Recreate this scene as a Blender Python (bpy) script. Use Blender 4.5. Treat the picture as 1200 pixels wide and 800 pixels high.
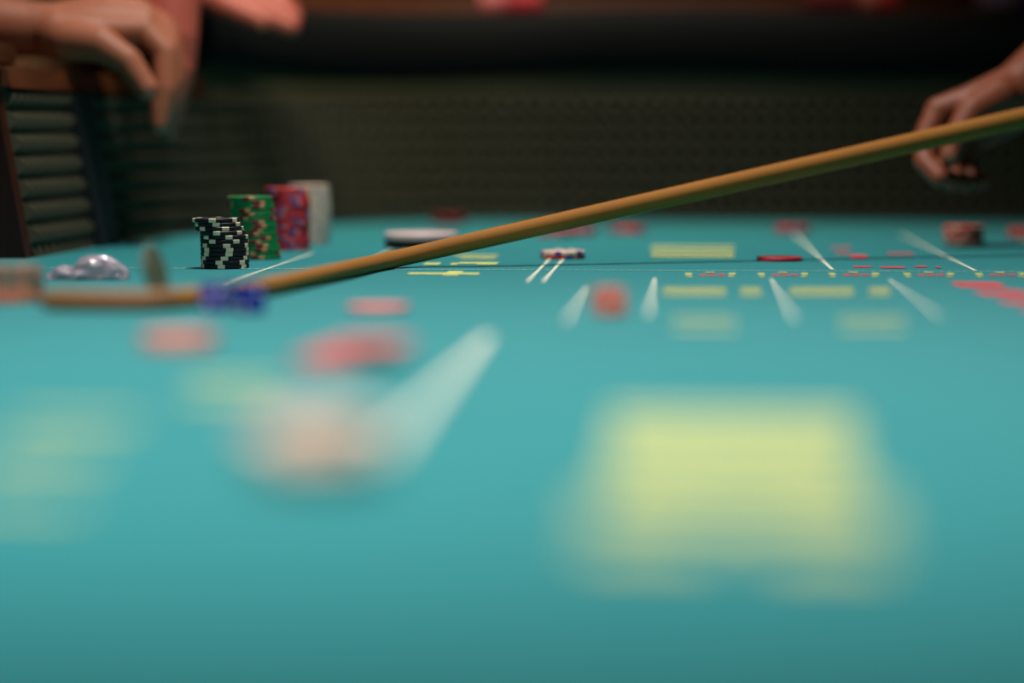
import bpy, bmesh, math, random
from mathutils import Vector, Matrix
random.seed(7)
for o in list(bpy.data.objects): bpy.data.objects.remove(o)
S = bpy.context.scene
C = S.collection
PI = math.pi
# ---------------------------------------------------------------- camera
TZ = 0.75                       # height of the felt above the floor
F, H = 2833.0, 0.113            # focal length in pixels (1200 wide: 85 mm), camera height above the felt
K = F / 2167.0                  # depth unit of the layout
PITCH = math.atan(250 / F)
YAW = math.atan(198 * math.cos(PITCH) / F)
cam = bpy.data.cameras.new('camera')
camo = bpy.data.objects.new('camera', cam); C.objects.link(camo); S.camera = camo
camo.location = (0, 0, TZ + H); camo.rotation_euler = (PI / 2 - PITCH, 0, YAW)
cam.sensor_width = 36; cam.lens = 36 * F / 1200; cam.clip_start = .01
cam.dof.use_dof = True; cam.dof.focus_distance = 1.49 * K; cam.dof.aperture_fstop = 1.6
# ---------------------------------------------------------------- world, lights, exposure
W = bpy.data.worlds.new('room_air'); S.world = W; W.use_nodes = True
W.node_tree.nodes['Background'].inputs[0].default_value = (1.0, .80, .62, 1)
W.node_tree.nodes['Background'].inputs[1].default_value = .02
def spot(name, loc, aim, watt, size, cone, blend, col):
    l = bpy.data.lights.new(name, 'SPOT'); l.energy = watt; l.shadow_soft_size = size
    l.spot_size = math.radians(cone); l.spot_blend = blend; l.color = col
    o = bpy.data.objects.new(name, l); C.objects.link(o); o.location = loc
    o.rotation_euler = (Vector(aim) - Vector(loc)).to_track_quat('-Z', 'Y').to_euler()
    return o
LAMP = Vector((-.24, 1.50 * K, TZ + 1.45)); FRONT_FILL = Vector((-.25, .42, TZ + 1.25))
spot('overhead_light', LAMP, (-.10, 1.36 * K, TZ), 88, .14, 100, 1.0, (1, .93, .86))
spot('overhead_light', FRONT_FILL, (-.12, 1.02, TZ), 106, .14, 64, 1.0, (1, .93, .86))  # unseen front light, added to brighten the chip faces and near felt
spot('back_fill_light', (-.26, 2.17 * K, TZ + 1.5), (-.22, 2.17 * K, TZ), 62, .12, 60, 1.0, (1, .84, .66))  # unseen spot added to lift the far felt, back wall and rack
spot('corner_fill_light', (-.50, 1.40 * K, TZ + 1.25), (-.66, 2.22 * K, TZ + .20), 36, .12, 40, 1.0, (1, .84, .62))  # unseen spot added to brighten the hands and clothes at the corner
S.view_settings.view_transform = 'Standard'; S.view_settings.look = 'None'
S.view_settings.exposure = 0.05; S.view_settings.gamma = 1; S.view_settings.use_curve_mapping = False

# ---------------------------------------------------------------- helpers
def ray(x, y):
    cx, cy, cz = (x - 600) / F, -(y - 400) / F, -1
    a = PI / 2 - PITCH
    Y = cy * math.cos(a) - cz * math.sin(a); Z = cy * math.sin(a) + cz * math.cos(a)
    c, s = math.cos(YAW), math.sin(YAW)
    return Vector((cx * c - Y * s, cx * s + Y * c, Z))
def G(x, y, h=0.0):                       # photograph point -> point on a level h above the felt
    r = ray(x, y); t = (h - H) / r.z
    return Vector((r.x * t, r.y * t, TZ + h))
def D(x, y, d):                           # photograph point -> point at camera depth d
    return Vector((0, 0, TZ + H)) + ray(x, y) * d
def srgb(r, g, b):
    f = lambda c: ((c / 255 + .055) / 1.055) ** 2.4 if c > 10 else c / 255 / 12.92
    return (f(r), f(g), f(b), 1)
def mat(name, col, rough=.6, spec=.4, noise=0, nscale=60, bump=0, bscale=200, sheen=0, coat=0, trans=0, alpha=1, sss=0, metal=0):
    m = bpy.data.materials.new(name); m.use_nodes = True
    nt = m.node_tree; b = nt.nodes['Principled BSDF']
    b.inputs['Base Color'].default_value = col; b.inputs['Roughness'].default_value = rough
    b.inputs['Specular IOR Level'].default_value = spec; b.inputs['Metallic'].default_value = metal
    b.inputs['Sheen Weight'].default_value = sheen; b.inputs['Coat Weight'].default_value = coat
    b.inputs['Transmission Weight'].default_value = trans; b.inputs['Alpha'].default_value = alpha
    if sss:
        b.inputs['Subsurface Weight'].default_value = sss
        b.inputs['Subsurface Radius'].default_value = (.009, .004, .002)
    tc = nt.nodes.new('ShaderNodeTexCoord')
    if noise:
        n = nt.nodes.new('ShaderNodeTexNoise'); n.inputs['Scale'].default_value = nscale; n.inputs['Detail'].default_value = 4
        nt.links.new(tc.outputs['Object'], n.inputs['Vector'])
        r = nt.nodes.new('ShaderNodeMapRange'); r.inputs['To Min'].default_value = 1 - noise; r.inputs['To Max'].default_value = 1 + noise
        nt.links.new(n.outputs['Fac'], r.inputs['Value'])
        mx = nt.nodes.new('ShaderNodeMix'); mx.data_type = 'RGBA'; mx.blend_type = 'MULTIPLY'; mx.inputs['Factor'].default_value = 1
        mx.inputs['A'].default_value = col; nt.links.new(r.outputs['Result'], mx.inputs['B'])
        nt.links.new(mx.outputs['Result'], b.inputs['Base Color'])
    if bump:
        n = nt.nodes.new('ShaderNodeTexNoise'); n.inputs['Scale'].default_value = bscale; n.inputs['Detail'].default_value = 3
        nt.links.new(tc.outputs['Object'], n.inputs['Vector'])
        bp = nt.nodes.new('ShaderNodeBump'); bp.inputs['Strength'].default_value = bump; bp.inputs['Distance'].default_value = .001
        nt.links.new(n.outputs['Fac'], bp.inputs['Height']); nt.links.new(bp.outputs['Normal'], b.inputs['Normal'])
    return m
def woodmat(name, col, rough=.4, scale=18, axis='X'):
    m = mat(name, col, rough)
    nt = m.node_tree; b = nt.nodes['Principled BSDF']
    tc = nt.nodes.new('ShaderNodeTexCoord'); mp = nt.nodes.new('ShaderNodeMapping')
    mp.inputs['Scale'].default_value = {'X': (1, 12, 12), 'Y': (12, 1, 12), 'Z': (12, 12, 1)}[axis]
    n = nt.nodes.new('ShaderNodeTexNoise'); n.inputs['Scale'].default_value = scale; n.inputs['Detail'].default_value = 5
    nt.links.new(tc.outputs['Object'], mp.inputs[0]); nt.links.new(mp.outputs[0], n.inputs['Vector'])
    cr = nt.nodes.new('ShaderNodeValToRGB')
    cr.color_ramp.elements[0].position = .3; cr.color_ramp.elements[0].color = tuple(c * .65 for c in col[:3]) + (1,)
    cr.color_ramp.elements[1].position = .7; cr.color_ramp.elements[1].color = tuple(min(1, c * 1.3) for c in col[:3]) + (1,)
    nt.links.new(n.outputs['Fac'], cr.inputs[0]); nt.links.new(cr.outputs[0], b.inputs['Base Color'])
    return m
M = {
 'felt': mat('teal_felt', srgb(18, 142, 149), .95, .15, noise=.07, nscale=9, bump=.35, bscale=900, sheen=.38),
 'white': mat('white_print', srgb(214, 222, 205), .9, .2), 'yellow': mat('yellow_print', srgb(206, 212, 128), .9, .2),
 'red': mat('red_print', srgb(214, 74, 84), .9, .2), 'thread': mat('seam_thread', srgb(168, 205, 200), .9, .2),
 'rubber': mat('olive_rubber', srgb(62, 61, 45), .62, .4, noise=.15, nscale=25),
 'strip': mat('dark_navy', srgb(22, 28, 32), .6), 'band': mat('olive_band', srgb(74, 71, 50), .6, noise=.1, nscale=14),
 'pad': mat('black_vinyl', srgb(12, 16, 18), .75, .15, bump=.3, bscale=300),
 'trim': woodmat('brown_wood', srgb(84, 43, 21), .4, 14, 'Y'), 'mahogany': woodmat('mahogany', srgb(62, 22, 14), .45, 12, 'Z'),
 'rack': woodmat('rack_wood', srgb(96, 52, 24), .45, 12, 'X'),
 'stick': mat('rattan', srgb(164, 110, 50), .75, .2, noise=.15, nscale=14), 'sticktip': mat('dark_tip', srgb(142, 96, 56), .6, noise=.2, nscale=90),
 'black': mat('black_clay', srgb(20, 19, 26), .5, .4), 'cream': mat('cream_clay', srgb(236, 220, 190), .55),
 'green': mat('green_clay', srgb(6, 138, 74), .5), 'maroon': mat('maroon_clay', srgb(128, 32, 40), .55), 'peach': mat('peach_clay', srgb(226, 160, 108), .55),
 'redc': mat('red_clay', srgb(212, 44, 58), .5), 'blue': mat('blue_clay', srgb(60, 74, 150), .55), 'pinkc': mat('pink_clay', srgb(232, 128, 132), .55),
 'ivory': mat('ivory_clay', srgb(226, 204, 178), .5), 'lilac': mat('lilac_clay', srgb(186, 160, 200), .5), 'salmon': mat('salmon_clay', srgb(224, 132, 112), .5),
 'greychip': mat('grey_clay', srgb(128, 122, 108), .5), 'greengrey': mat('grey_green_clay', srgb(92, 104, 84), .5), 'purple': mat('purple_clay', srgb(96, 52, 150), .5),
 'coral': mat('coral_clay', srgb(228, 98, 92), .5),
 'palepink': mat('pale_pink_clay', srgb(252, 212, 192), .5),
 'puckwhite': mat('puck_white', srgb(238, 206, 206), .4), 'puckblack': mat('puck_black', srgb(18, 18, 22), .4),
 'dieblue': mat('blue_acrylic', srgb(30, 34, 150), .15, .5, trans=.15), 'diepurple': mat('purple_acrylic', srgb(98, 80, 170), .15, .5, trans=.15),
 'diered': mat('red_acrylic', srgb(240, 128, 110), .3, .5), 'pip': mat('white_pip', srgb(235, 235, 230), .5),
 'film': mat('lilac_plastic', srgb(200, 186, 200), .18, .7, trans=.2, alpha=.92),
 'skin': mat('skin', srgb(172, 104, 76), .5, .4, noise=.08, nscale=40, bump=.15, bscale=500, sss=.15),
 'skinred': mat('flushed_skin', srgb(184, 92, 76), .5, .4, noise=.08, nscale=40, bump=.15, bscale=500, sss=.15),
 'skintan': mat('tan_skin', srgb(138, 74, 50), .5, .4, noise=.08, nscale=40, bump=.15, bscale=500, sss=.15),
 'nail': mat('fingernail', srgb(172, 108, 84), .25, .5), 'beige': mat('beige_cotton', srgb(176, 132, 100), .9, noise=.06, nscale=30),
 'creamcloth': mat('cream_cotton', srgb(232, 214, 176), .9), 'navy': mat('navy_cloth', srgb(26, 28, 40), .9), 'charcoal': mat('charcoal_cloth', srgb(40, 38, 38), .9),
 'maroonc': mat('brown_cloth', srgb(70, 34, 26), .9), 'hair': mat('dark_hair', srgb(36, 26, 20), .6), 'leather': mat('shoe_leather', srgb(26, 20, 18), .4),
 'eye': mat('eye_white', srgb(230, 226, 220), .2), 'carpet': mat('casino_carpet', srgb(64, 26, 24), .95, noise=.5, nscale=6),
 'wall': mat('brown_wall', srgb(84, 50, 30), .8, noise=.1, nscale=3), 'ceil': mat('dark_ceiling', srgb(40, 34, 30), .9), 'metal': mat('lamp_metal', srgb(40, 40, 42), .35, metal=1),
}
def link(name, me, m=None, parent=None, smooth=False):
    o = bpy.data.objects.new(name, me); C.objects.link(o)
    if m is not None and not me.materials: me.materials.append(M[m])
    if parent is not None: o.parent = parent
    if smooth:
        for p in me.polygons: p.use_smooth = True
    return o
def tomesh(name, bm):
    bmesh.ops.recalc_face_normals(bm, faces=bm.faces)
    me = bpy.data.meshes.new(name); bm.to_mesh(me); bm.free(); return me
def pydata(name, v, f):
    me = bpy.data.meshes.new(name); me.from_pydata([tuple(a) for a in v], [], f)
    bm = bmesh.new(); bm.from_mesh(me); bmesh.ops.recalc_face_normals(bm, faces=bm.faces); bm.to_mesh(me); bm.free(); return me
def tag(o, label, cat, group=None):
    o['label'] = label; o['category'] = cat
    if group: o['group'] = group
    return o
def empty(name, loc=(0, 0, 0)):
    o = bpy.data.objects.new(name, None); C.objects.link(o); o.location = loc; o.empty_display_size = .05; return o
def struct(o): o['kind'] = 'structure'; return o
def box(name, x0, x1, y0, y1, z0, z1, m, parent=None, bev=0):
    bm = bmesh.new(); bmesh.ops.create_cube(bm, size=1)
    for v in bm.verts: v.co = Vector(((x0 + x1) / 2 + v.co.x * (x1 - x0), (y0 + y1) / 2 + v.co.y * (y1 - y0), (z0 + z1) / 2 + v.co.z * (z1 - z0)))
    if bev: bmesh.ops.bevel(bm, geom=bm.edges[:], offset=bev, segments=2, affect='EDGES', clamp_overlap=True)
    return link(name, tomesh(name, bm), m, parent)
def lathe(prof, n=40):                    # prof: (r, z) closed onto the axis
    v, f = [], []
    for r, z in prof:
        for k in range(n): v.append((r * math.cos(2 * PI * k / n), r * math.sin(2 * PI * k / n), z))
    for i in range(len(prof) - 1):
        for k in range(n): f.append((i * n + k, i * n + (k + 1) % n, (i + 1) * n + (k + 1) % n, (i + 1) * n + k))
    f.append(tuple(range(n))[::-1]); f.append(tuple(range((len(prof) - 1) * n, len(prof) * n)))
    return v, f
def tube(name, pts, rad, m, parent=None, n=14, closed_r=None):   # pts 3D, rad list; parallel-ish frames, rounded ends
    pts = [Vector(p) for p in pts]; v, f = [], []
    up = Vector((0, 0, 1))
    N = len(pts)
    for i, p in enumerate(pts):
        t = (pts[min(i + 1, N - 1)] - pts[max(i - 1, 0)]).normalized()
        a = t.cross(up).normalized(); b = a.cross(t)
        r = rad[i]
        for k in range(n):
            w = 2 * PI * k / n; v.append(p + a * r * math.cos(w) + b * r * math.sin(w))
    for i in range(N - 1):
        for k in range(n): f.append((i * n + k, i * n + (k + 1) % n, (i + 1) * n + (k + 1) % n, (i + 1) * n + k))
    f.append(tuple(range(n))); f.append(tuple(range((N - 1) * n, N * n)))
    return link(name, pydata(name, v, f), m, parent, True)
def smooth_curve(P, n=10):                # Catmull-Rom through P
    P = [Vector(p) for p in P]; out = []
    for i in range(len(P) - 1):
        p0, p1, p2, p3 = P[max(i - 1, 0)], P[i], P[i + 1], P[min(i + 2, len(P) - 1)]
        for k in range(n):
            t = k / n
            out.append(.5 * ((2 * p1) + (p2 - p0) * t + (2 * p0 - 5 * p1 + 4 * p2 - p3) * t * t + (3 * p1 - p0 - 3 * p2 + p3) * t ** 3))
    out.append(P[-1]); return out

# ---------------------------------------------------------------- the room
struct(box('floor', -4, 4.5, -2.5, 6, -.1, 0, 'carpet'))
struct(box('wall_back', -4, 4.5, 6, 6.1, 0, 3.2, 'wall'))
struct(box('wall_left', -4.1, -4, -2.5, 6.1, 0, 3.2, 'wall'))
struct(box('wall_right', 4.5, 4.6, -2.5, 6.1, 0, 3.2, 'wall'))
struct(box('ceiling', -4.1, 4.6, -2.6, 6.1, 3.2, 3.3, 'ceil'))

# ---------------------------------------------------------------- the table
table = empty('craps_table', (.5, 1.2, 0))
tag(table, 'long gaming table with teal felt layout and olive studded rubber walls', 'gaming table')
def tpart(o): o.parent = table; o.matrix_parent_inverse = Matrix.Translation((-.5, -1.2, 0)); return o
# inner foot of the wall in plan, front left end -> back -> front right end
path = [Vector((-.567, 1.592 * K)), Vector((-.563, 1.66 * K)), Vector((-.559, 1.72 * K))]
cx, cy, rx, ry = -.20, 1.76 * K, .358, .515 * K
for k in range(1, 19):
    a = PI - k * PI / 36
    path.append(Vector((cx + rx * math.cos(a), cy + ry * math.sin(a))))
path.append(Vector((.5, 2.275 * K))); path.append(Vector((1.2, 2.275 * K)))
for k in range(1, 19):
    a = PI / 2 - k * PI / 36
    path.append(Vector((1.2 + rx * math.cos(a), cy + ry * math.sin(a))))
path.append(Vector((1.567, 1.592 * K)))
def resample(P, step):
    L = [0]
    for a, b in zip(P, P[1:]): L.append(L[-1] + (b - a).length)
    n = max(2, round(L[-1] / step)); out = []
    for i in range(n + 1):
        s = L[-1] * i / n; j = 0
        while j < len(P) - 2 and L[j + 1] < s: j += 1
        t = (s - L[j]) / max(1e-9, L[j + 1] - L[j]); out.append(P[j].lerp(P[j + 1], t))
    return out
def normals(P):
    out = []
    for i in range(len(P)):
        t = (P[min(i + 1, len(P) - 1)] - P[max(i - 1, 0)]).normalized(); out.append(Vector((-t.y, t.x)))
    return out
PP = resample(path, .02); NN = normals(PP)
LEAN = .17                                # walls lean outwards
def sweep(name, prof, i0, i1, m, dz=None, dist=0, smooth=False):   # prof: closed list (outward, height)
    v, f, n = [], [], len(prof)
    for i in range(i0, i1 + 1):
        for o, h in prof:
            hh = h + (dz(i) if dz else 0)
            q = PP[i] + NN[i] * (o + LEAN * max(0, hh)); v.append((q.x, q.y, TZ + hh))
    for i in range(i1 - i0):
        for k in range(n): f.append((i * n + k, i * n + (k + 1) % n, (i + 1) * n + (k + 1) % n, (i + 1) * n + k))
    f.append(tuple(range(n))); f.append(tuple(range((i1 - i0) * n, (i1 - i0 + 1) * n)))
    return tpart(link(name, pydata(name, v, f), m, None, smooth))
NPT = len(PP) - 1
# felt deck
outer = [PP[i] + NN[i] * .02 for i in range(0, NPT + 1)]
deck = [Vector((-.72, .12)), Vector((1.72, .12)), Vector((1.72, 1.585 * K))] + outer[::-1] + [Vector((-.72, 1.585 * K))]
def slab(name, poly, z0, z1, m):
    bm = bmesh.new(); lo = [bm.verts.new((p.x, p.y, z0)) for p in poly]; hi = [bm.verts.new((p.x, p.y, z1)) for p in poly]
    n = len(poly)
    bm.faces.new(lo[::-1]); bm.faces.new(hi)
    for i in range(n): bm.faces.new((lo[i], lo[(i + 1) % n], hi[(i + 1) % n], hi[i]))
    return tpart(link(name, tomesh(name, bm), m))
felt = slab('felt_layout', deck, TZ - .006, TZ, 'felt')
slab('deck_board', deck, TZ - .04, TZ - .0062, 'mahogany')
for x, y in ((-.5, .3), (1.5, .3), (-.35, 1.85 * K), (1.35, 1.85 * K)):
    tpart(box('table_leg', x - .05, x + .05, y - .05, y + .05, 0, TZ - .0402, 'mahogany', bev=.008))
# rubber lining with moulded pyramids
v, f = [], []
ROW, NR = .0200, 7
def wp(i, h, o):
    q = PP[i] + NN[i] * (o + LEAN * h); return (q.x, q.y, TZ + h)
h0 = .010
for i in range(NPT):
    for r in range(NR):
        a, b = h0 + r * ROW, h0 + (r + 1) * ROW
        k = len(v); g = .0012
        v += [wp(i, a + g, 0), wp(i + 1, a + g, 0), wp(i + 1, b - g, 0), wp(i, b - g, 0)]
        mid = (Vector(wp(i, (a + b) / 2, -.012)) + Vector(wp(i + 1, (a + b) / 2, -.012))) / 2
        d = .16
        for c in range(4): v.append(mid + (Vector(v[k + c]) - mid) * d)
        for c in range(4): f.append((k + c, k + (c + 1) % 4, k + 4 + (c + 1) % 4, k + 4 + c))
        f.append((k + 4, k + 5, k + 6, k + 7))
for i in range(NPT):                      # backing sheet and smooth foot band
    k = len(v); v += [wp(i, .0, .0008), wp(i + 1, 0, .0008), wp(i + 1, .152, .0008), wp(i, .152, .0008)]; f.append((k, k + 1, k + 2, k + 3))
    k = len(v); v += [wp(i, .0, -.004), wp(i + 1, 0, -.004), wp(i + 1, .0095, -.002), wp(i, .0095, -.002)]; f.append((k, k + 1, k + 2, k + 3))
me = bpy.data.meshes.new('rubber'); me.from_pydata([tuple(a) for a in v], [], f)
tpart(link('rubber_lining', me, 'rubber'))
sweep('wall_board', [(.002, .001), (.05, .001), (.05, .147), (.002, .147)], 0, NPT, 'mahogany')
# where the low wooden ledge ends and the padded rail begins (left), mirrored on the right
IL = min(range(len(PP)), key=lambda i: (PP[i] - Vector((-.508, 2.015 * K))).length)
IR = NPT - IL
sweep('wooden_ledge', [(-.010, .148), (.075, .148), (.075, .167), (-.006, .167)], 0, IL, 'trim')
sweep('wooden_ledge', [(-.010, .148), (.075, .148), (.075, .167), (-.006, .167)], IR, NPT, 'trim')
sweep('upper_band', [(-.004, .150), (.05, .150), (.05, .184), (-.002, .184)], IL + 1, IR - 1, 'band')
wob = lambda i: .004 * math.cos((i - IL) * .19) - .003
padp = [(.002, .178), (-.010, .183), (-.016, .195), (-.018, .215), (-.017, .238), (-.012, .252), (0, .2595), (.02, .262), (.06, .262), (.075, .255), (.075, .178)]
sweep('padded_rail', padp, IL + 1, IR - 1, 'pad', wob, smooth=True)
sweep('chip_rack', [(.076, .15), (.17, .15), (.17, .285), (.150, .285), (.146, .262), (.125, .250), (.100, .250), (.085, .262), (.076, .262)], IL + 3, IR - 3, 'rack')
# dark strip on the corner of the rubber and mahogany end of the wall
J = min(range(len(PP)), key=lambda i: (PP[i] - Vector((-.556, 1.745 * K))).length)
sweep('dark_strip', [(-.0128, .0), (.002, .0), (.002, .147), (-.0128, .147)], J - 1, J + 2, 'strip')
def endcap(s):
    e0 = -.5655 if s < 0 else 1.5655
    pts = [(e0, .0), (e0 + s * .20, .0), (e0 + s * .20, .146), (e0 + s * LEAN * .146, .146)]
    vv = [(x, 1.592 * K - .022, TZ + .0002 + h) for x, h in pts] + [(x, 1.592 * K - .001, TZ + .0002 + h) for x, h in pts]
    fc = [(0, 1, 2, 3), (7, 6, 5, 4)] + [(i, (i + 1) % 4, 4 + (i + 1) % 4, 4 + i) for i in range(4)]
    tpart(link('wall_end_panel', pydata('wall_end', vv, fc), 'mahogany'))
    x0, x1 = sorted((e0 + s * .018, e0 + s * .20))
    tpart(box('end_ledge', x0, x1, 1.592 * K - .026, 1.592 * K, TZ + .1465, TZ + .167, 'trim', bev=.003))
    x0, x1 = sorted((e0 + s * .036, e0 + s * .20))
    tpart(box('end_block', x0, x1, 1.60 * K, 1.66 * K, TZ + .1675, TZ + .190, 'trim', bev=.003))
endcap(-1); endcap(1)

# ---------------------------------------------------------------- printed layout
def prints(name, m, polys, z=.0004, joined=False):
    if not joined and len(polys) > 1:
        for i, P in enumerate(polys): prints(name, m, [P], z + .00006 * i)
        return
    v, f = [], []
    for P in polys:
        k = len(v); n = len(P)
        a2 = sum(P[i][0] * P[(i + 1) % n][1] - P[(i + 1) % n][0] * P[i][1] for i in range(n))
        v += [(p[0], p[1], TZ + z) for p in (P if a2 > 0 else P[::-1])]; f.append(tuple(range(k, k + n)))
    me = bpy.data.meshes.new(name); me.from_pydata(v, [], f)
    o = link(name, me, m); o.parent = felt; return o
def bar(x0, x1, y0, y1): return [(x0, y0), (x1, y0), (x1, y1), (x0, y1)]
def px(x0, x1, y0, y1):                   # rectangle on the felt, square to the table, from a patch of the photograph
    m = (y0 + y1) / 2
    a, b = G(x0, m), G(x1, m); n, u = G((x0 + x1) / 2, y1), G((x0 + x1) / 2, y0)
    return bar(a.x, b.x, n.y, u.y)
def rows(x0, x1, y0, y1, n, fill=.6):   # print made of n strokes with bare felt between
    h = (y1 - y0) / n
    return [px(x0, x1, y0 + i * h, y0 + (i + fill) * h) for i in range(n)]
def stroke(P, w):
    P = [Vector(p) for p in P]; out = []
    for a, b in zip(P, P[1:]):
        t = (b - a).normalized() * w / 2; n = Vector((-t.y, t.x))
        out.append([a + n - t, b + n + t, b - n + t, a - n - t])
    return out
for X, y0, y1, w in ((-.3315, 1.33, 1.66, .0028), (-.2545, 1.38, 1.80, .0030), (-.2675, 1.38, 1.80, .0030), (-.1125, 1.36, 1.72, .0030), (-.1008, 1.36, 1.72, .0030),
                     (.1215, 1.488, 1.98, .0032), (.2340, 1.482, 1.98, .0032), (.3460, 1.482, 1.98, .0032),
                     (.0680, 1.10, 1.392, .0021), (-.0190, 1.12, 1.392, .0025), (-.0665, 1.08, 1.31, .0023), (.1560, 1.12, 1.392, .0020),
                     (-.104, .64, 1.00, .0062)):
    prints('white_line', 'white', [bar(X - w / 2, X + w / 2, y0 * K, y1 * K)])
# stitched seam across the layout: short pale stitches
sm = []
x = -.60
while x < 1.2:
    sm.append(bar(x, x + .0042, 1.4705 * K, 1.4735 * K)); x += .006
o = prints('seam_stitching', 'thread', sm, .0005, True); o['kind'] = 'stuff'
prints('yellow_lettering', 'yellow', [px(478, 562, 319.8, 321.8), px(522, 540, 318, 323)])
prints('yellow_lettering', 'yellow', [px(497, 516, 308.2, 310.6), px(528, 537, 308.5, 310.8), px(537, 584, 307.8, 309.6), px(560, 582, 308, 310.6)])
prints('yellow_lettering', 'yellow', [px(532, 584, 299, 300.4), px(540, 580, 302, 303.4)])
prints('yellow_lettering', 'yellow', rows(763, 860, 288.5, 304, 4, .42))
for x0 in (803, 888, 971, 1059, 1143):
    prints('yellow_lettering', 'yellow', [px(x0, x0 + 8, 320.4, 322), px(x0 + 2, x0 + 8, 323.2, 324.6), px(x0 + 51, x0 + 59, 320.4, 322), px(x0 + 51, x0 + 57, 323.2, 324.6), px(x0 + 24, x0 + 34, 319.4, 320.3)])
    prints('red_lettering', 'red', [px(x0 + 17, x0 + 25, 321.8, 323.4), px(x0 + 28, x0 + 36, 321.8, 323.4), px(x0 + 39, x0 + 47, 321.8, 323.4)])
for x0, x1 in ((777, 850), (868, 892), (926, 1000), (1019, 1043)): prints('yellow_lettering', 'yellow', rows(x0, x1, 337.5, 348, 3, .42))
for x0, x1 in ((790, 862), (985, 1060)): prints('yellow_lettering', 'yellow', [px(x0, x1, 373, 375), px(x0, x1, 384, 386)])
prints('red_lettering', 'red', [px(1000, 1021, 312, 313.6), px(1032, 1060, 312.8, 314.6), px(1072, 1086, 312, 313.6), px(1097, 1102, 313, 314.6)])
prints('red_lettering', 'red', [px(974, 997, 290, 291.5), px(980, 996, 296, 297.5), px(997, 1016, 299, 303), px(1040, 1070, 297, 298.6)])
for k in range(7):                        # slanting run of red letters at the right edge
    x, y = 1112 + 27 * k, 331 + 9.5 * k
    q = [G(*p) for p in ((x, y), (x + 56, y + .5), (x + 70, y + 6.0), (x + 14, y + 5.2))]
    prints('red_lettering', 'red', [[(p.x, p.y) for p in q]])
# large yellow character close to the near side
prints('yellow_lettering', 'yellow', rows(716, 1000, 486, 585, 5, .56) + rows(690, 830, 588, 655, 2, .5) + rows(905, 1035, 588, 665, 2, .5) + [px(830, 905, 592, 612)])
prints('yellow_lettering', 'yellow', [px(225, 330, 444, 448), px(215, 325, 464, 468)])
prints('yellow_lettering', 'yellow', [px(20, 160, 492, 497), px(-10, 120, 530, 536), px(-40, 90, 575, 582)])

# ---------------------------------------------------------------- chips
CR, CT = .0195, .0033
def chip_mesh(name):
    v, f = lathe([(CR - .0006, 0), (CR, .0006), (CR, CT - .0006), (CR - .0006, CT)], 36)
    return pydata(name, v, f)
def spot_mesh(name, a0, a1):              # wraps the rim, slightly proud
    v, f = [], []; n = 4
    prof = [(CR - .006, -.00003), (CR - .0005, -.00003), (CR + .00012, .0005), (CR + .00012, CT - .0005), (CR - .0005, CT + .00003), (CR - .006, CT + .00003)]
    for i in range(n + 1):
        a = a0 + (a1 - a0) * i / n
        for r, z in prof: v.append((r * math.cos(a), r * math.sin(a), z))
    m = len(prof)
    for i in range(n):
        for k in range(m): f.append((i * m + k, i * m + (k + 1) % m, (i + 1) * m + (k + 1) % m, (i + 1) * m + k))
    f.append(tuple(range(m))); f.append(tuple(range(n * m, n * m + m)))
    return pydata(name, v, f)
CM = {}
def chip_kind(body, spots):
    key = (body, spots)
    if key not in CM:
        cm = chip_mesh('chip_' + body); cm.materials.append(M[body])
        for p in cm.polygons: p.use_smooth = False
        sms = []
        for (m, off, wd) in spots:
            s = spot_mesh('edge_spot_' + m, math.radians(off - wd / 2), math.radians(off + wd / 2)); s.materials.append(M[m]); sms.append(s)
        CM[key] = (cm, sms)
    return CM[key]
BLACK = ('black', (('cream', 0, 17),)); GREEN = ('green', (('maroon', -9, 17), ('peach', 7, 13)))
FEW = {'green': 4, 'redc': 4}
RED = ('redc', (('blue', -6, 13), ('pinkc', 7, 12))); WHITE = ('ivory', (('lilac', 0, 10),))
def chip(kind, loc, rot, label, group=None, name=None, nsp=6, mtx=None):
    body, spots = kind
    if nsp == 6: nsp = FEW.get(body, nsp)
    cm, sms = chip_kind(body, spots)
    o = link(name or 'poker_chip', cm)
    o.location = loc; o.rotation_euler = (0, 0, rot)
    if mtx: o.matrix_world = mtx
    for k in range(nsp):
        for s in sms:
            c = link('edge_spot', s, None, o); c.rotation_euler = (0, 0, k * 2 * PI / nsp)
    return tag(o, label, 'poker chip', group)
ORD = ['topmost', 'second', 'third', 'fourth', 'fifth', 'sixth', 'seventh', 'eighth', 'ninth', 'tenth', 'eleventh', 'twelfth', 'thirteenth', 'fourteenth', 'fifteenth', 'sixteenth', 'seventeenth']
def stack(kind, base, n, offs, rots, what, stackname, group):
    """base: centre on the felt; offs/rots listed from the top; offsets (across, away) in mm"""
    toCam = math.atan2(-base.y, -base.x)
    for i in range(n):
        k = n - 1 - i
        ox, oy = offs[i] if i < len(offs) else (random.uniform(-.4, .4), random.uniform(-.4, .4))
        rot = rots[i] if i < len(rots) else random.uniform(0, 360)
        if i == 0: lab = '%s on top of the %s' % (what, stackname)
        elif i == n - 1: lab = '%s at the bottom of the %s' % (what, stackname)
        else: lab = '%s, %s from the top of the %s' % (what, ORD[i], stackname)
        chip(kind, (base.x + ox / 1000, base.y + oy / 1000, TZ + .0002 + k * (CT + .00008)), toCam + math.radians(rot), lab, group)
b = G(258.6, 315.6); b.y += CR
stack(BLACK, b, 12, [(-7.2, 0), (-5.4, .5), (-4.4, 0), (-2.5, -.4), (-.5, .2), (-.5, 0), (-.3, 0), (-.2, 0), (-.2, 0), (-.2, 0), (0, 0), (0, 0)],
      [-8.5, -5, 15, -12, 11, -30, 5, 11.5, 10, -1, -14.6, -9.4], 'black chip', 'cream-spotted black chip stack', 'black chips in the sharp front stack')
b = G(297.5, 304.8); b.y += CR
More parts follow.
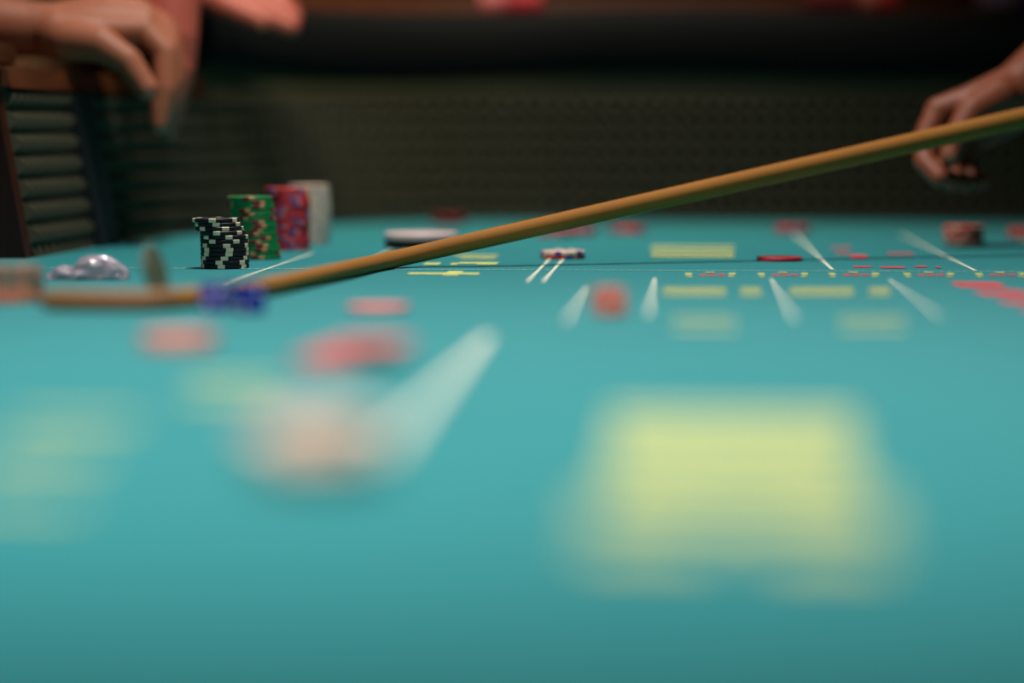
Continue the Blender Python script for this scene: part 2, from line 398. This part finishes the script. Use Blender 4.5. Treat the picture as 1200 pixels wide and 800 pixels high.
stack(GREEN, b, 16, [(-5.8 + i * .42 + random.uniform(-.3, .3), 0) for i in range(16)], [-4, 24, 20, -18, -10, -26, 14, 18, 8, -4, 28, 0, 16, 10, -20, 2],
      'green chip', 'green chip stack', 'green chips in the stack behind the black one')
b = G(335, 294); b.y += CR
stack(RED, b, 17, [(-2.2, 0), (-1.6, 0), (-.8, 0)] + [(random.uniform(-.6, .6), 0) for i in range(14)], [], 'red chip', 'tall red chip stack', 'red chips in the tall stack')
b = G(359, 286.8); b.y += CR
stack(WHITE, b, 17, [(.2 + 1.6 * math.sin(i / 16 * PI), 0) for i in range(17)], [], 'ivory chip', 'tall ivory chip stack', 'ivory chips in the tall stack')
# small stacks and single chips about the layout
b = G(658, 304.2); b.y += CR
stack(('redc', (('blue', 0, 18), ('peach', 16, 12))), b, 1, [(0, 0)], [18], 'x', 'x', None); bpy.context.view_layer.update()
lo = [o for o in C.objects if o.get('label') == 'x on top of the x'][0]
lo['label'] = 'red chip with blue edge spots under a pinkish chip near the double line'; lo['group'] = 'chips lying loose on the layout'
chip(('palepink', (('purple', 0, 16),)), (b.x + .0003, b.y, TZ + .0002 + CT + .00008), math.atan2(-b.y, -b.x) - .22, 'pinkish chip with purple edge spots lying on a red chip', 'chips lying loose on the layout')
b = G(914.5, 307); b.y += CR
chip(('redc', (('black', 0, 16),)), (b.x, b.y, TZ + .0002), math.atan2(-b.y, -b.x) - 1.40, 'single red chip lying flat right of the yellow print', 'chips lying loose on the layout', nsp=2)
def small(kind, cxp, basey, n, what, where, jit=1.0, off=None):
    b = G(cxp, basey); b.y += CR
    stack(kind, b, n, off or [(random.uniform(-jit, jit), random.uniform(-jit, jit)) for i in range(n)], [], what, where, 'chips lying loose on the layout')
small(RED, 653, 278, 2, 'red chip', 'bright red pair just under the stick', 1, [(2, 0), (-2, 0)])
small(RED, 676, 276, 2, 'red chip', 'red pair right of another red pair', 1)
small(RED, 735, 274, 2, 'red chip', 'red pair behind the yellow print', 1)
small(RED, 930, 273, 2, 'red chip', 'dark red pair by the back wall', 1)
small(('coral', (('ivory', 0, 14),)), 1132, 286, 5, 'red chip', 'short red stack near the back wall', 1)
small(('coral', (('maroon', 0, 14),)), 1207, 280, 3, 'red chip', 'stack cut by the right edge', 1)
small(('maroon', (('redc', 0, 14),)), 524, 264, 3, 'brownish red chip', 'brownish stack behind the round puck', 1)
small(('salmon', (('pinkc', 0, 14),)), 200, 410, 2, 'salmon chip', 'salmon pair before the stick hook', .5)
small(('coral', (('pinkc', 0, 16),)), 412, 429, 3, 'red chip', 'spread red stack', 1, [(8, 0), (-2, 2), (-11, -2)])
small(('pinkc', (('salmon', 0, 14),)), 440, 366, 1, 'pink chip', 'felt behind the spread red stack', 1)
small(('palepink', (('ivory', 0, 14),)), 358, 562, 5, 'pale pink chip', 'nearest, most blurred stack', 1, [(4, 3), (-3, 0), (2, -3), (-2, 2), (1, 0)])
for o in list(C.objects):
    if o.get('label') == 'pink chip on top of the felt behind the spread red stack': o['label'] = 'single pink chip lying behind the spread red stack'
# stack cut by the left edge
b = G(6, 356); b.y += CR
for k in range(7):
    kd = ('salmon', (('peach', 0, 14),)) if k < 3 else ('greychip', (('salmon', 0, 12),))
    chip(kd, (b.x + random.uniform(-.001, .001), b.y, TZ + .0002 + k * (CT + .00008)), random.random(),
         '%s chip, %s from the bottom of the stack at the left edge' % ('salmon' if k < 3 else 'grey', ['first', 'second', 'third', 'fourth', 'fifth', 'sixth', 'seventh'][k]), 'chips in the stack cut by the left edge')
# chip standing on edge against the stick
e = G(181, 356)
mt = Matrix.Translation((e.x, e.y + .004, TZ + CR * .975 + .0005)) @ Matrix.Rotation(math.radians(-6), 4, 'Z') @ Matrix.Rotation(math.radians(-13), 4, 'Y') @ Matrix.Rotation(PI / 2, 4, 'Y') @ Matrix.Translation((0, 0, -CT / 2))
chip(('greengrey', (('greychip', 0, 16),)), (0, 0, 0), 0, 'grey-green chip standing tilted on its edge by the stick', 'chips lying loose on the layout', mtx=mt)

# ---------------------------------------------------------------- round puck
pk = G(489, 293.5); pk.y += .035
puck = empty('marker_puck', (pk.x, pk.y, TZ + .0003)); tag(puck, 'large round black puck with pale pink top beside the stick', 'puck')
v, f = lathe([(.0330, 0), (.0345, .0015), (.0345, .0090), (.0340, .0094)], 56)
link('puck_body', pydata('puck_body', v, f), 'puckblack', puck)
v, f = lathe([(.0342, .00942), (.0344, .0100), (.0344, .0138), (.0332, .0150)], 56)
link('top_face', pydata('puck_top', v, f), 'puckwhite', puck)

# ---------------------------------------------------------------- dice
def die(loc, s, rz, m, label):
    bm = bmesh.new(); bmesh.ops.create_cube(bm, size=s)
    bmesh.ops.bevel(bm, geom=bm.edges[:], offset=s * .08, segments=2, affect='EDGES')
    o = link('die', tomesh('die_body', bm), m); o.location = (loc.x, loc.y, TZ + .0003 + s / 2); o.rotation_euler = (0, 0, rz)
    q = s * .26
    faces = {1: (0, 0, 1), 6: (0, 0, -1), 2: (0, -1, 0), 5: (0, 1, 0), 3: (1, 0, 0), 4: (-1, 0, 0)}
    lay = {1: [(0, 0)], 2: [(-1, -1), (1, 1)], 3: [(-1, -1), (0, 0), (1, 1)], 4: [(-1, -1), (-1, 1), (1, -1), (1, 1)], 5: [(-1, -1), (-1, 1), (0, 0), (1, -1), (1, 1)], 6: [(-1, -1), (-1, 0), (-1, 1), (1, -1), (1, 0), (1, 1)]}
    v, f = lathe([(s * .085, 0), (s * .08, .00008)], 12)
    pm = pydata('pip', v, f); pm.materials.append(M['pip'])
    for nfc, d in faces.items():
        d = Vector(d); R = d.to_track_quat('Z', 'Y').to_matrix().to_4x4()
        for a, c in lay[nfc]:
            p = link('pip', pm, None, o); p.matrix_basis = Matrix.Translation(d * (s / 2 + .00002)) @ R @ Matrix.Translation((a * q, c * q, 0))
    return tag(o, label, 'die', 'dice on the felt')
d1 = G(289, 368); d1.y += .009
die(d1, .0175, .35, 'dieblue', 'dark blue die in front of the bent stick end')
d2 = G(252, 366); d2.y += .010
die(d2, .0175, -.2, 'diepurple', 'violet die beside the dark blue die')
d3 = G(713, 371); d3.y += .009
die(d3, .0165, .5, 'diered', 'pinkish red die standing between two pale lines')

# ---------------------------------------------------------------- stick
stick = empty('craps_stick', (G(450, 306).x, G(450, 306).y, TZ)); tag(stick, 'long tan rattan stick slanting across the table with bent end', 'stick')
def spart(o): o.parent = stick; o.matrix_parent_inverse = Matrix.Translation(stick.location).inverted(); return o
R0 = .0062
A0 = G(462, 303.5, .0075); A1 = D(1200, 138, 1.64 * K)
dirv = (A1 - A0)
shaft = smooth_curve([G(200, 350.5, R0 + .0005), G(262, 344.5, R0 + .0005), G(330, 332, R0 + .0006), G(400, 317, R0 + .0008), A0, A0 + dirv * .12], 6) + [A0 + dirv * (.12 + 1.13 * k / 24) for k in range(1, 25)]
spart(tube('shaft', shaft, [R0 + .0034 * min(1, max(0, i / len(shaft) - .25) / .75) for i in range(len(shaft))], 'stick'))
end = smooth_curve([G(201, 350.5, R0 + .0006), G(170, 352, R0 + .0006), G(110, 352, R0 + .0006), G(48, 351, R0 + .0006)], 6)
spart(tube('hook_tip', end, [R0 + .0004] * (len(end) - 2) + [R0 - .0005, R0 - .0025], 'sticktip'))  # hook tip in a darker brown than the shaft

# ---------------------------------------------------------------- crumpled plastic
def crumple():
    a, bb = G(52, 328), G(146, 329); cxm = (a + bb) / 2
    bm = bmesh.new(); bmesh.ops.create_icosphere(bm, subdivisions=4, radius=1)
    L = (bb.x - a.x)
    from mathutils import noise
    def top(u):                            # silhouette height in metres along the length, u in 0..1
        K = [(0, .004), (.06, .0075), (.14, .0105), (.24, .0115), (.30, .0085), (.34, .0100), (.40, .0155), (.55, .0188), (.72, .0180), (.86, .0140), (.95, .0105), (1, .006)]
        for (u0, h0_), (u1, h1_) in zip(K, K[1:]):
            if u <= u1: return h0_ + (h1_ - h0_) * (u - u0) / (u1 - u0)
        return K[-1][1]
    for vv in bm.verts:
        c = vv.co.copy(); u = (c.x + 1) / 2
        n = noise.noise(c * 2.3) * .35 + noise.noise(c * 5.1 + Vector((3, 1, 0))) * .18
        prof = math.sqrt(max(0, 1 - c.x * c.x)) + .02
        zz = c.z / prof
        hz = top(u) * max(0.03, .06 + .94 * max(0, min(1, (zz + .25) / 1.25))) * (1 + n * .25)
        vv.co = Vector((cxm.x + c.x * L / 2 * (1 + .03 * n), cxm.y + .012 + (c.y / prof * .011 if prof > .1 else 0) * (.5 + .5 * math.sin(PI * min(1, u * 1.1 + .05))) * (1 + n), TZ + .0004 + max(0, hz - .0006)))
    return link('plastic_wrap', tomesh('crumple', bm), 'film')
tag(crumple(), 'crumpled pale lilac plastic scrap on the felt near the left wall', 'plastic scrap')

# ---------------------------------------------------------------- people
import numpy as np
_b = bmesh.new(); bmesh.ops.create_icosphere(_b, subdivisions=3, radius=1)
ICO_V = np.array([v.co[:] for v in _b.verts]); ICO_F = np.array([[v.index for v in f.verts] for f in _b.faces]); NB = len(ICO_V); _b.free()
def blob_mesh(chains, voxel, sm=3):
    V, Fc = [], []
    def ball(p, r):
        k = len(V) * NB
        V.append(ICO_V * r + np.array(p)); Fc.append(ICO_F + k)
    for ch in chains:
        ch = [(Vector(p), r) for p, r in ch]
        for p, r in ch: ball(p, r)
        for (p, r), (q, s) in zip(ch, ch[1:]):
            n = max(1, int((q - p).length / (.22 * min(r, s))))
            for k in range(1, n):
                t = k / n; ball(p.lerp(q, t), r + (s - r) * t)
    me = bpy.data.meshes.new('blob'); me.from_pydata(np.concatenate(V).tolist(), [], np.concatenate(Fc).tolist())
    o = bpy.data.objects.new('tmp_blob', me); C.objects.link(o)
    md = o.modifiers.new('r', 'REMESH'); md.mode = 'VOXEL'; md.voxel_size = voxel; md.use_smooth_shade = True
    s = o.modifiers.new('s', 'SMOOTH'); s.iterations = sm; s.factor = .5
    dg_ = bpy.context.evaluated_depsgraph_get(); out = bpy.data.meshes.new_from_object(o.evaluated_get(dg_))
    bpy.data.objects.remove(o); out.materials.clear()
    for p in out.polygons: p.use_smooth = True
    return out
def grow(chains, d): return [[(p, r + d) for p, r in c] for c in chains]
def person(label, base, face, hand, elbow, shoulder_side, skin, shirt, trousers, sleeve_long=False, hand_voxel=.0016, nails=(), cuff_at=.35, leanv=(0, 0), hgt=1.0, other=None):
    """base: feet centre (x,y); face: unit facing vector; hand: finger chains in world space, first chain = forearm elbow->wrist"""
    fx = Vector((face[0], face[1], 0)).normalized(); rt = Vector((fx.y, -fx.x, 0)); B = Vector((base[0], base[1], 0)); up = Vector((0, 0, 1))
    def P(r, f_, u): return B + rt * r + fx * (f_ + max(0, u - .95) * leanv[0]) + up * u * hgt
    s = shoulder_side
    sh = P(.19 * s, .0, 1.42); so = P(-.19 * s, .0, 1.42)
    legs = [[(P(.10 * k, 0, .95), .095), (P(.105 * k, .02, .50), .062), (P(.11 * k, -.01, .09), .042)] for k in (-1, 1)]
    feet = [[(P(.11 * k, -.03, .045), .042), (P(.115 * k, .07, .038), .036), (P(.12 * k, .16, .030), .028)] for k in (-1, 1)]
    torso = [[(P(-.07, 0, .97), .115), (P(-.06, .005, 1.14), .105), (P(-.09, .005, 1.30), .115), (P(-.12, 0, 1.39), .085)],
             [(P(.07, 0, .97), .115), (P(.06, .005, 1.14), .105), (P(.09, .005, 1.30), .115), (P(.12, 0, 1.39), .085)],
             [(P(-.17, 0, 1.41), .062), (P(.17, 0, 1.41), .062)]]
    neck = [[(P(0, 0, 1.42), .062), (P(0, .015, 1.53), .056)]]
    head = [[(P(0, .0, 1.66), .088), (P(0, .025, 1.60), .074), (P(0, .045, 1.555), .045)], [(P(0, -.02, 1.68), .088)],
            [(P(0, .098, 1.645), .010), (P(0, .112, 1.612), .015)], [(P(-.080, 0, 1.63), .016)], [(P(.080, 0, 1.63), .016)], [(P(-.02, .088, 1.577), .010), (P(.02, .088, 1.577), .010)]]
    el2 = P(-.25 * s, -.03, 1.12); wr2 = P(-.25 * s, .06, .88)
    arm2 = [[(so, .058), (el2, .044), (wr2, .028)]]
    hand2 = [[(wr2, .028), (wr2 + up * -.08 + fx * .01, .026)]] + [[(wr2 + up * -.075 + fx * (.012 * k - .01), .012), (wr2 + up * -.125 + fx * (.013 * k - .005), .010), (wr2 + up * (-.16 + .006 * abs(k)) + fx * (.013 * k) + rt * (.012 * s), .008)] for k in (-1, 0, 1, 2)] + \
            [[(wr2 + up * -.03 + fx * .02, .014), (wr2 + up * -.07 + fx * .045, .011), (wr2 + up * -.10 + fx * .05, .009)]]
    upper = [[(sh, .060), (elbow, .046)]]
    sl2 = [[(so, .058), (el2, .044)]]
    if other:                              # second arm posed as well: elbow, finger chains, end of the sleeve
        el2 = Vector(other[0]); arm2 = [[(so, .058), (el2, .046)]]; hand2 = []; hand = hand + other[1]
        sl2 = [[(so, .058), (el2, .046), (Vector(other[2]), .042)]]
    body = blob_mesh(legs + feet + torso + neck + head + arm2 + hand2 + upper, .007, 3)
    fine = blob_mesh(hand, hand_voxel, 3)
    bm = bmesh.new(); bm.from_mesh(body); bm.from_mesh(fine)
    me = bpy.data.meshes.new('body'); bm.to_mesh(me); bm.free()
    for p in me.polygons: p.use_smooth = True
    o = link('person', me, skin)
    tag(o, label, 'person')
    fore = hand[0]
    w0, r0 = Vector(fore[0][0]), fore[0][1]; w1 = Vector(fore[1][0])
    slv = [[(sh, .060), (elbow, .046), (Vector(elbow).lerp(w1, cuff_at), .043)]]
    link('shirt', blob_mesh(grow(torso + slv + sl2 + [[(P(0, 0, 1.44), .058)]], .010), .007, 3), shirt, o)
    link('trousers', blob_mesh(grow(legs, .013) + [[(P(-.07, 0, .965), .127), (P(.07, 0, .965), .127)]], .008, 3), trousers, o)
    link('hair', blob_mesh([[(P(0, -.03, 1.70), .096)], [(P(0, -.05, 1.65), .088)]], .006, 3), 'hair', o)
    for k, ft in enumerate(feet): link('shoe', blob_mesh(grow([ft], .008), .006, 2), 'leather', o)
    for k in (-1, 1): link('eye', blob_mesh([[(P(.031 * k, .086, 1.645), .011)]], .003, 1), 'eye', o)
    for (p, n, rr) in nails:
        v, f = lathe([(rr, 0), (rr * .9, .0006), (rr * .5, .0011)], 14)
        q = link('fingernail', pydata('nail', v, f), 'nail', o); q.matrix_world = Matrix.Translation(p) @ Vector(n).to_track_quat('Z', 'Y').to_matrix().to_4x4()
        for pl in q.data.polygons: pl.use_smooth = True
    return o
def ch(d0, L): return [(D(x, y, d0 + dz / 1000), r / 1000) for x, y, dz, r in L]
# right: hand hanging behind the stick
d0 = 1.76 * K
handR = [ch(d0, [(1420, -75, 130, 42), (1330, -5, 80, 37), (1250, 58, 30, 31), (1200, 98, 6, 26), (1180, 112, 2, 25)]),
    ch(d0, [(1180, 106, 0, 22), (1135, 120, -2, 16), (1100, 130, 0, 13.5)]), ch(d0, [(1184, 112, 8, 22), (1145, 130, 8, 16), (1110, 142, 12, 13)]),
    ch(d0, [(1188, 120, 14, 22), (1155, 140, 16, 16), (1124, 152, 20, 12.5)]), ch(d0, [(1190, 130, 18, 20), (1165, 150, 22, 15), (1142, 163, 26, 11.5)]),
    ch(d0, [(1100, 130, 0, 13), (1085, 160, -6, 11.5), (1084, 190, -22, 10.5), (1101, 208, -36, 9.3)]),
    ch(d0, [(1110, 142, 12, 13), (1094, 176, 8, 11.2), (1098, 203, -10, 10.2), (1119, 214, -26, 9)]),
    ch(d0, [(1124, 152, 20, 12.5), (1112, 186, 16, 10.6), (1117, 209, 0, 9.6), (1135, 215, -14, 8.8)]),
    ch(d0, [(1142, 163, 26, 11.5), (1133, 192, 22, 9.6), (1139, 209, 8, 8.6), (1152, 213, -4, 8.2)]),
    ch(d0, [(1172, 112, -12, 19), (1140, 130, -24, 15), (1122, 158, -30, 12), (1113, 184, -34, 10)])]
person('bare hand and forearm hanging behind the tan stick at right', (.95, 2.275 * K + .36), (-.55, -.83), handR, D(1420, -75, d0 + .13), -1, 'skintan', 'charcoal', 'navy', cuff_at=.10,
       nails=[(D(1113, 181, d0 - .0435), (D(600, 300, 0) - D(1113, 150, 1)), .0065)])
# left: hand lying over the wooden ledge
d0 = 1.77 * K
handA = [ch(d0, [(-190, -40, -10, 42), (-90, 8, -5, 38), (-10, 30, 0, 30), (35, 34, 0, 27), (62, 34, 0, 26)]),
    ch(d0, [(62, 30, 20, 22), (120, 12, 40, 18), (160, 12, 48, 13)]), ch(d0, [(62, 32, 10, 24), (125, 16, 25, 19), (168, 18, 32, 13.5)]),
    ch(d0, [(66, 36, 0, 25), (125, 26, 8, 19), (171, 26, 14, 13.5)]), ch(d0, [(66, 40, -10, 24), (120, 38, -6, 18), (168, 36, -4, 13.5)]),
    ch(d0, [(160, 12, 48, 13), (192, 30, 48, 11), (202, 62, 42, 10), (196, 95, 38, 9)]),
    ch(d0, [(168, 18, 32, 13), (198, 42, 32, 11.5), (206, 78, 26, 10.3), (198, 112, 20, 9.2)]),
    ch(d0, [(171, 27, 14, 13), (198, 54, 12, 12), (202, 94, 6, 11.3), (193, 132, 2, 9.6)]),
    ch(d0, [(168, 36, -4, 13), (194, 62, -8, 12.5), (194, 104, -14, 12), (186, 145, -16, 9)]),
    ch(d0, [(78, 46, -20, 20), (118, 52, -32, 17), (150, 72, -36, 13.5), (172, 104, -38, 11.2)])]
person('bare forearm with relaxed hand hanging over the wooden ledge at left', (-1.28, 1.72 * K), (1, .1), handA, D(-190, -40, d0 - .01), 1, 'skin', 'maroonc', 'charcoal', cuff_at=.05,
       nails=[(D(174, 104, d0 - .049), (D(600, 300, 0) - D(172, 90, 1)), .0065)])
# beyond the corner: beige trousers, cream shirt, hand held out over the table
d0 = 2.02 * K
handC = [ch(d0, [(60, -130, 120, 42), (140, -75, 60, 36), (205, -38, 15, 28), (228, -24, 5, 25)]),
    ch(d0, [(228, -20, -5, 22), (262, -2, -12, 17), (288, 8, -16, 12.5)]), ch(d0, [(228, -24, 5, 23), (264, -9, 6, 17), (294, 0, 6, 12.5)]), ch(d0, [(228, -28, 15, 22), (266, -16, 20, 16), (298, -8, 24, 12)]),
    ch(d0, [(230, -32, 22, 20), (266, -22, 32, 14), (298, -16, 38, 11.5)]),
    ch(d0, [(288, 8, -16, 12), (305, 16, -20, 11), (322, 25, -22, 10.5), (341, 32, -22, 9.5)]), ch(d0, [(294, 0, 6, 12), (316, 10, 4, 11), (332, 17, 2, 10.5), (344, 24, 0, 9.6)]),
    ch(d0, [(298, -8, 24, 12), (320, 2, 24, 11), (334, 8, 22, 10), (344, 15, 22, 9.2)]), ch(d0, [(298, -16, 38, 11.5), (318, -8, 40, 10), (334, -2, 40, 8.8)]),
    ch(d0, [(240, -8, -20, 17), (268, 8, -36, 12.5), (290, 18, -42, 10.5), (306, 25, -44, 9)])]
EL = Vector((-.62, 2.58, TZ + .43)); d1_ = 1.83 * K
handB = [[(EL, .046), (EL.lerp(D(200, 30, d1_), .5), .043)] + ch(d1_, [(196, 4, 12, 33), (202, 45, 0, 26), (206, 76, -2, 20), (205, 92, -4, 18)]),
    ch(d1_, [(206, 84, -10, 16), (203, 112, -12, 12), (196, 132, -14, 10), (190, 147, -14, 8.5)]), ch(d1_, [(207, 84, 4, 16), (207, 114, 4, 12), (203, 138, 2, 10), (197, 154, 0, 8.5)]),
    ch(d1_, [(204, 84, 16, 16), (205, 112, 20, 11.5), (203, 134, 20, 9.5), (198, 150, 18, 8)]), ch(d1_, [(202, 84, 24, 15), (200, 108, 32, 10.5), (197, 128, 34, 8.5), (194, 140, 34, 7.5)]),
    ch(d1_, [(204, 78, -14, 14), (196, 98, -26, 11.5), (188, 116, -30, 9.5)])]
person('flushed hand held out over the dark rail, other arm hanging from a cream sleeve', (-.70, 2.95), (.3, -.95), handC, D(60, -130, d0 + .12), -1, 'skinred', 'creamcloth', 'beige', cuff_at=.9,
       nails=[(D(307, 29, d0 - .052), (-.1, -1, -.2), .0055)], leanv=(.3, 0), other=(EL, handB, EL.lerp(D(196, -6, d1_ + .014), .80)))

# ---------------------------------------------------------------- chips lying in the rack on the rail
rack_rows = [(566, 596, ('pinkc', (('ivory', 0, 14),)), 'pinkish chip'), (597, 640, RED, 'red chip'), (940, 1000, ('maroon', (('redc', 0, 14),)), 'dark red chip'),
             (1003, 1022, ('salmon', (('ivory', 0, 14),)), 'salmon chip'), (1023, 1046, RED, 'bright red chip'), (1140, 1182, ('lilac', (('ivory', 0, 14),)), 'pale lilac chip'), (1186, 1215, ('purple', (('lilac', 0, 14),)), 'purple chip')]
hz = .250 + CR + .0006
yr = 2.275 * K + .1125 + LEAN * .252
for x0, x1, kd, nm in rack_rows:
    dd = yr * 1.0
    xa = D(x0, 5, yr + .01).x; xb = D(x1, 5, yr + .01).x
    n = int((xb - xa) / (CT + .0001))
    for k in range(n):
        mt = Matrix.Translation((xa + k * (CT + .0001), yr, TZ + hz)) @ Matrix.Rotation(PI / 2, 4, 'Y') @ Matrix.Rotation(random.random(), 4, 'Z')
        chip(kd, (0, 0, 0), 0, '%s in a blurred row on top of the dark rail' % nm, nm + 's in the rail rack', nsp=0, mtx=mt)

# ---------------------------------------------------------------- pendant lamps above the table, the near one added for front light
def pendant(P, label):
    lamp = empty('pendant_lamp', (P.x, P.y, P.z + .07)); tag(lamp, label, 'lamp')
    v, f = [], []
    prof = [(.17, -.10), (.165, -.06), (.13, .0), (.06, .05), (.03, .07), (.028, .07), (.058, .046), (.126, -.004), (.161, -.062), (.166, -.10)]
    n = 36
    for r, z in prof:
        for k in range(n): v.append((r * math.cos(2 * PI * k / n), r * math.sin(2 * PI * k / n), z))
    for i in range(len(prof)):
        j = (i + 1) % len(prof)
        for k in range(n): f.append((i * n + k, i * n + (k + 1) % n, j * n + (k + 1) % n, j * n + k))
    link('lamp_shade', pydata('shade', v, f), 'metal', lamp)
    link('lamp_cord', pydata('cord', *lathe([(.004, .06), (.004, 3.2 - P.z - .07)], 8)), 'pad', lamp)
pendant(LAMP, 'dark metal pendant lamp above the far half of the table')
pendant(FRONT_FILL, 'unseen dark metal pendant lamp added as front light above the near half')
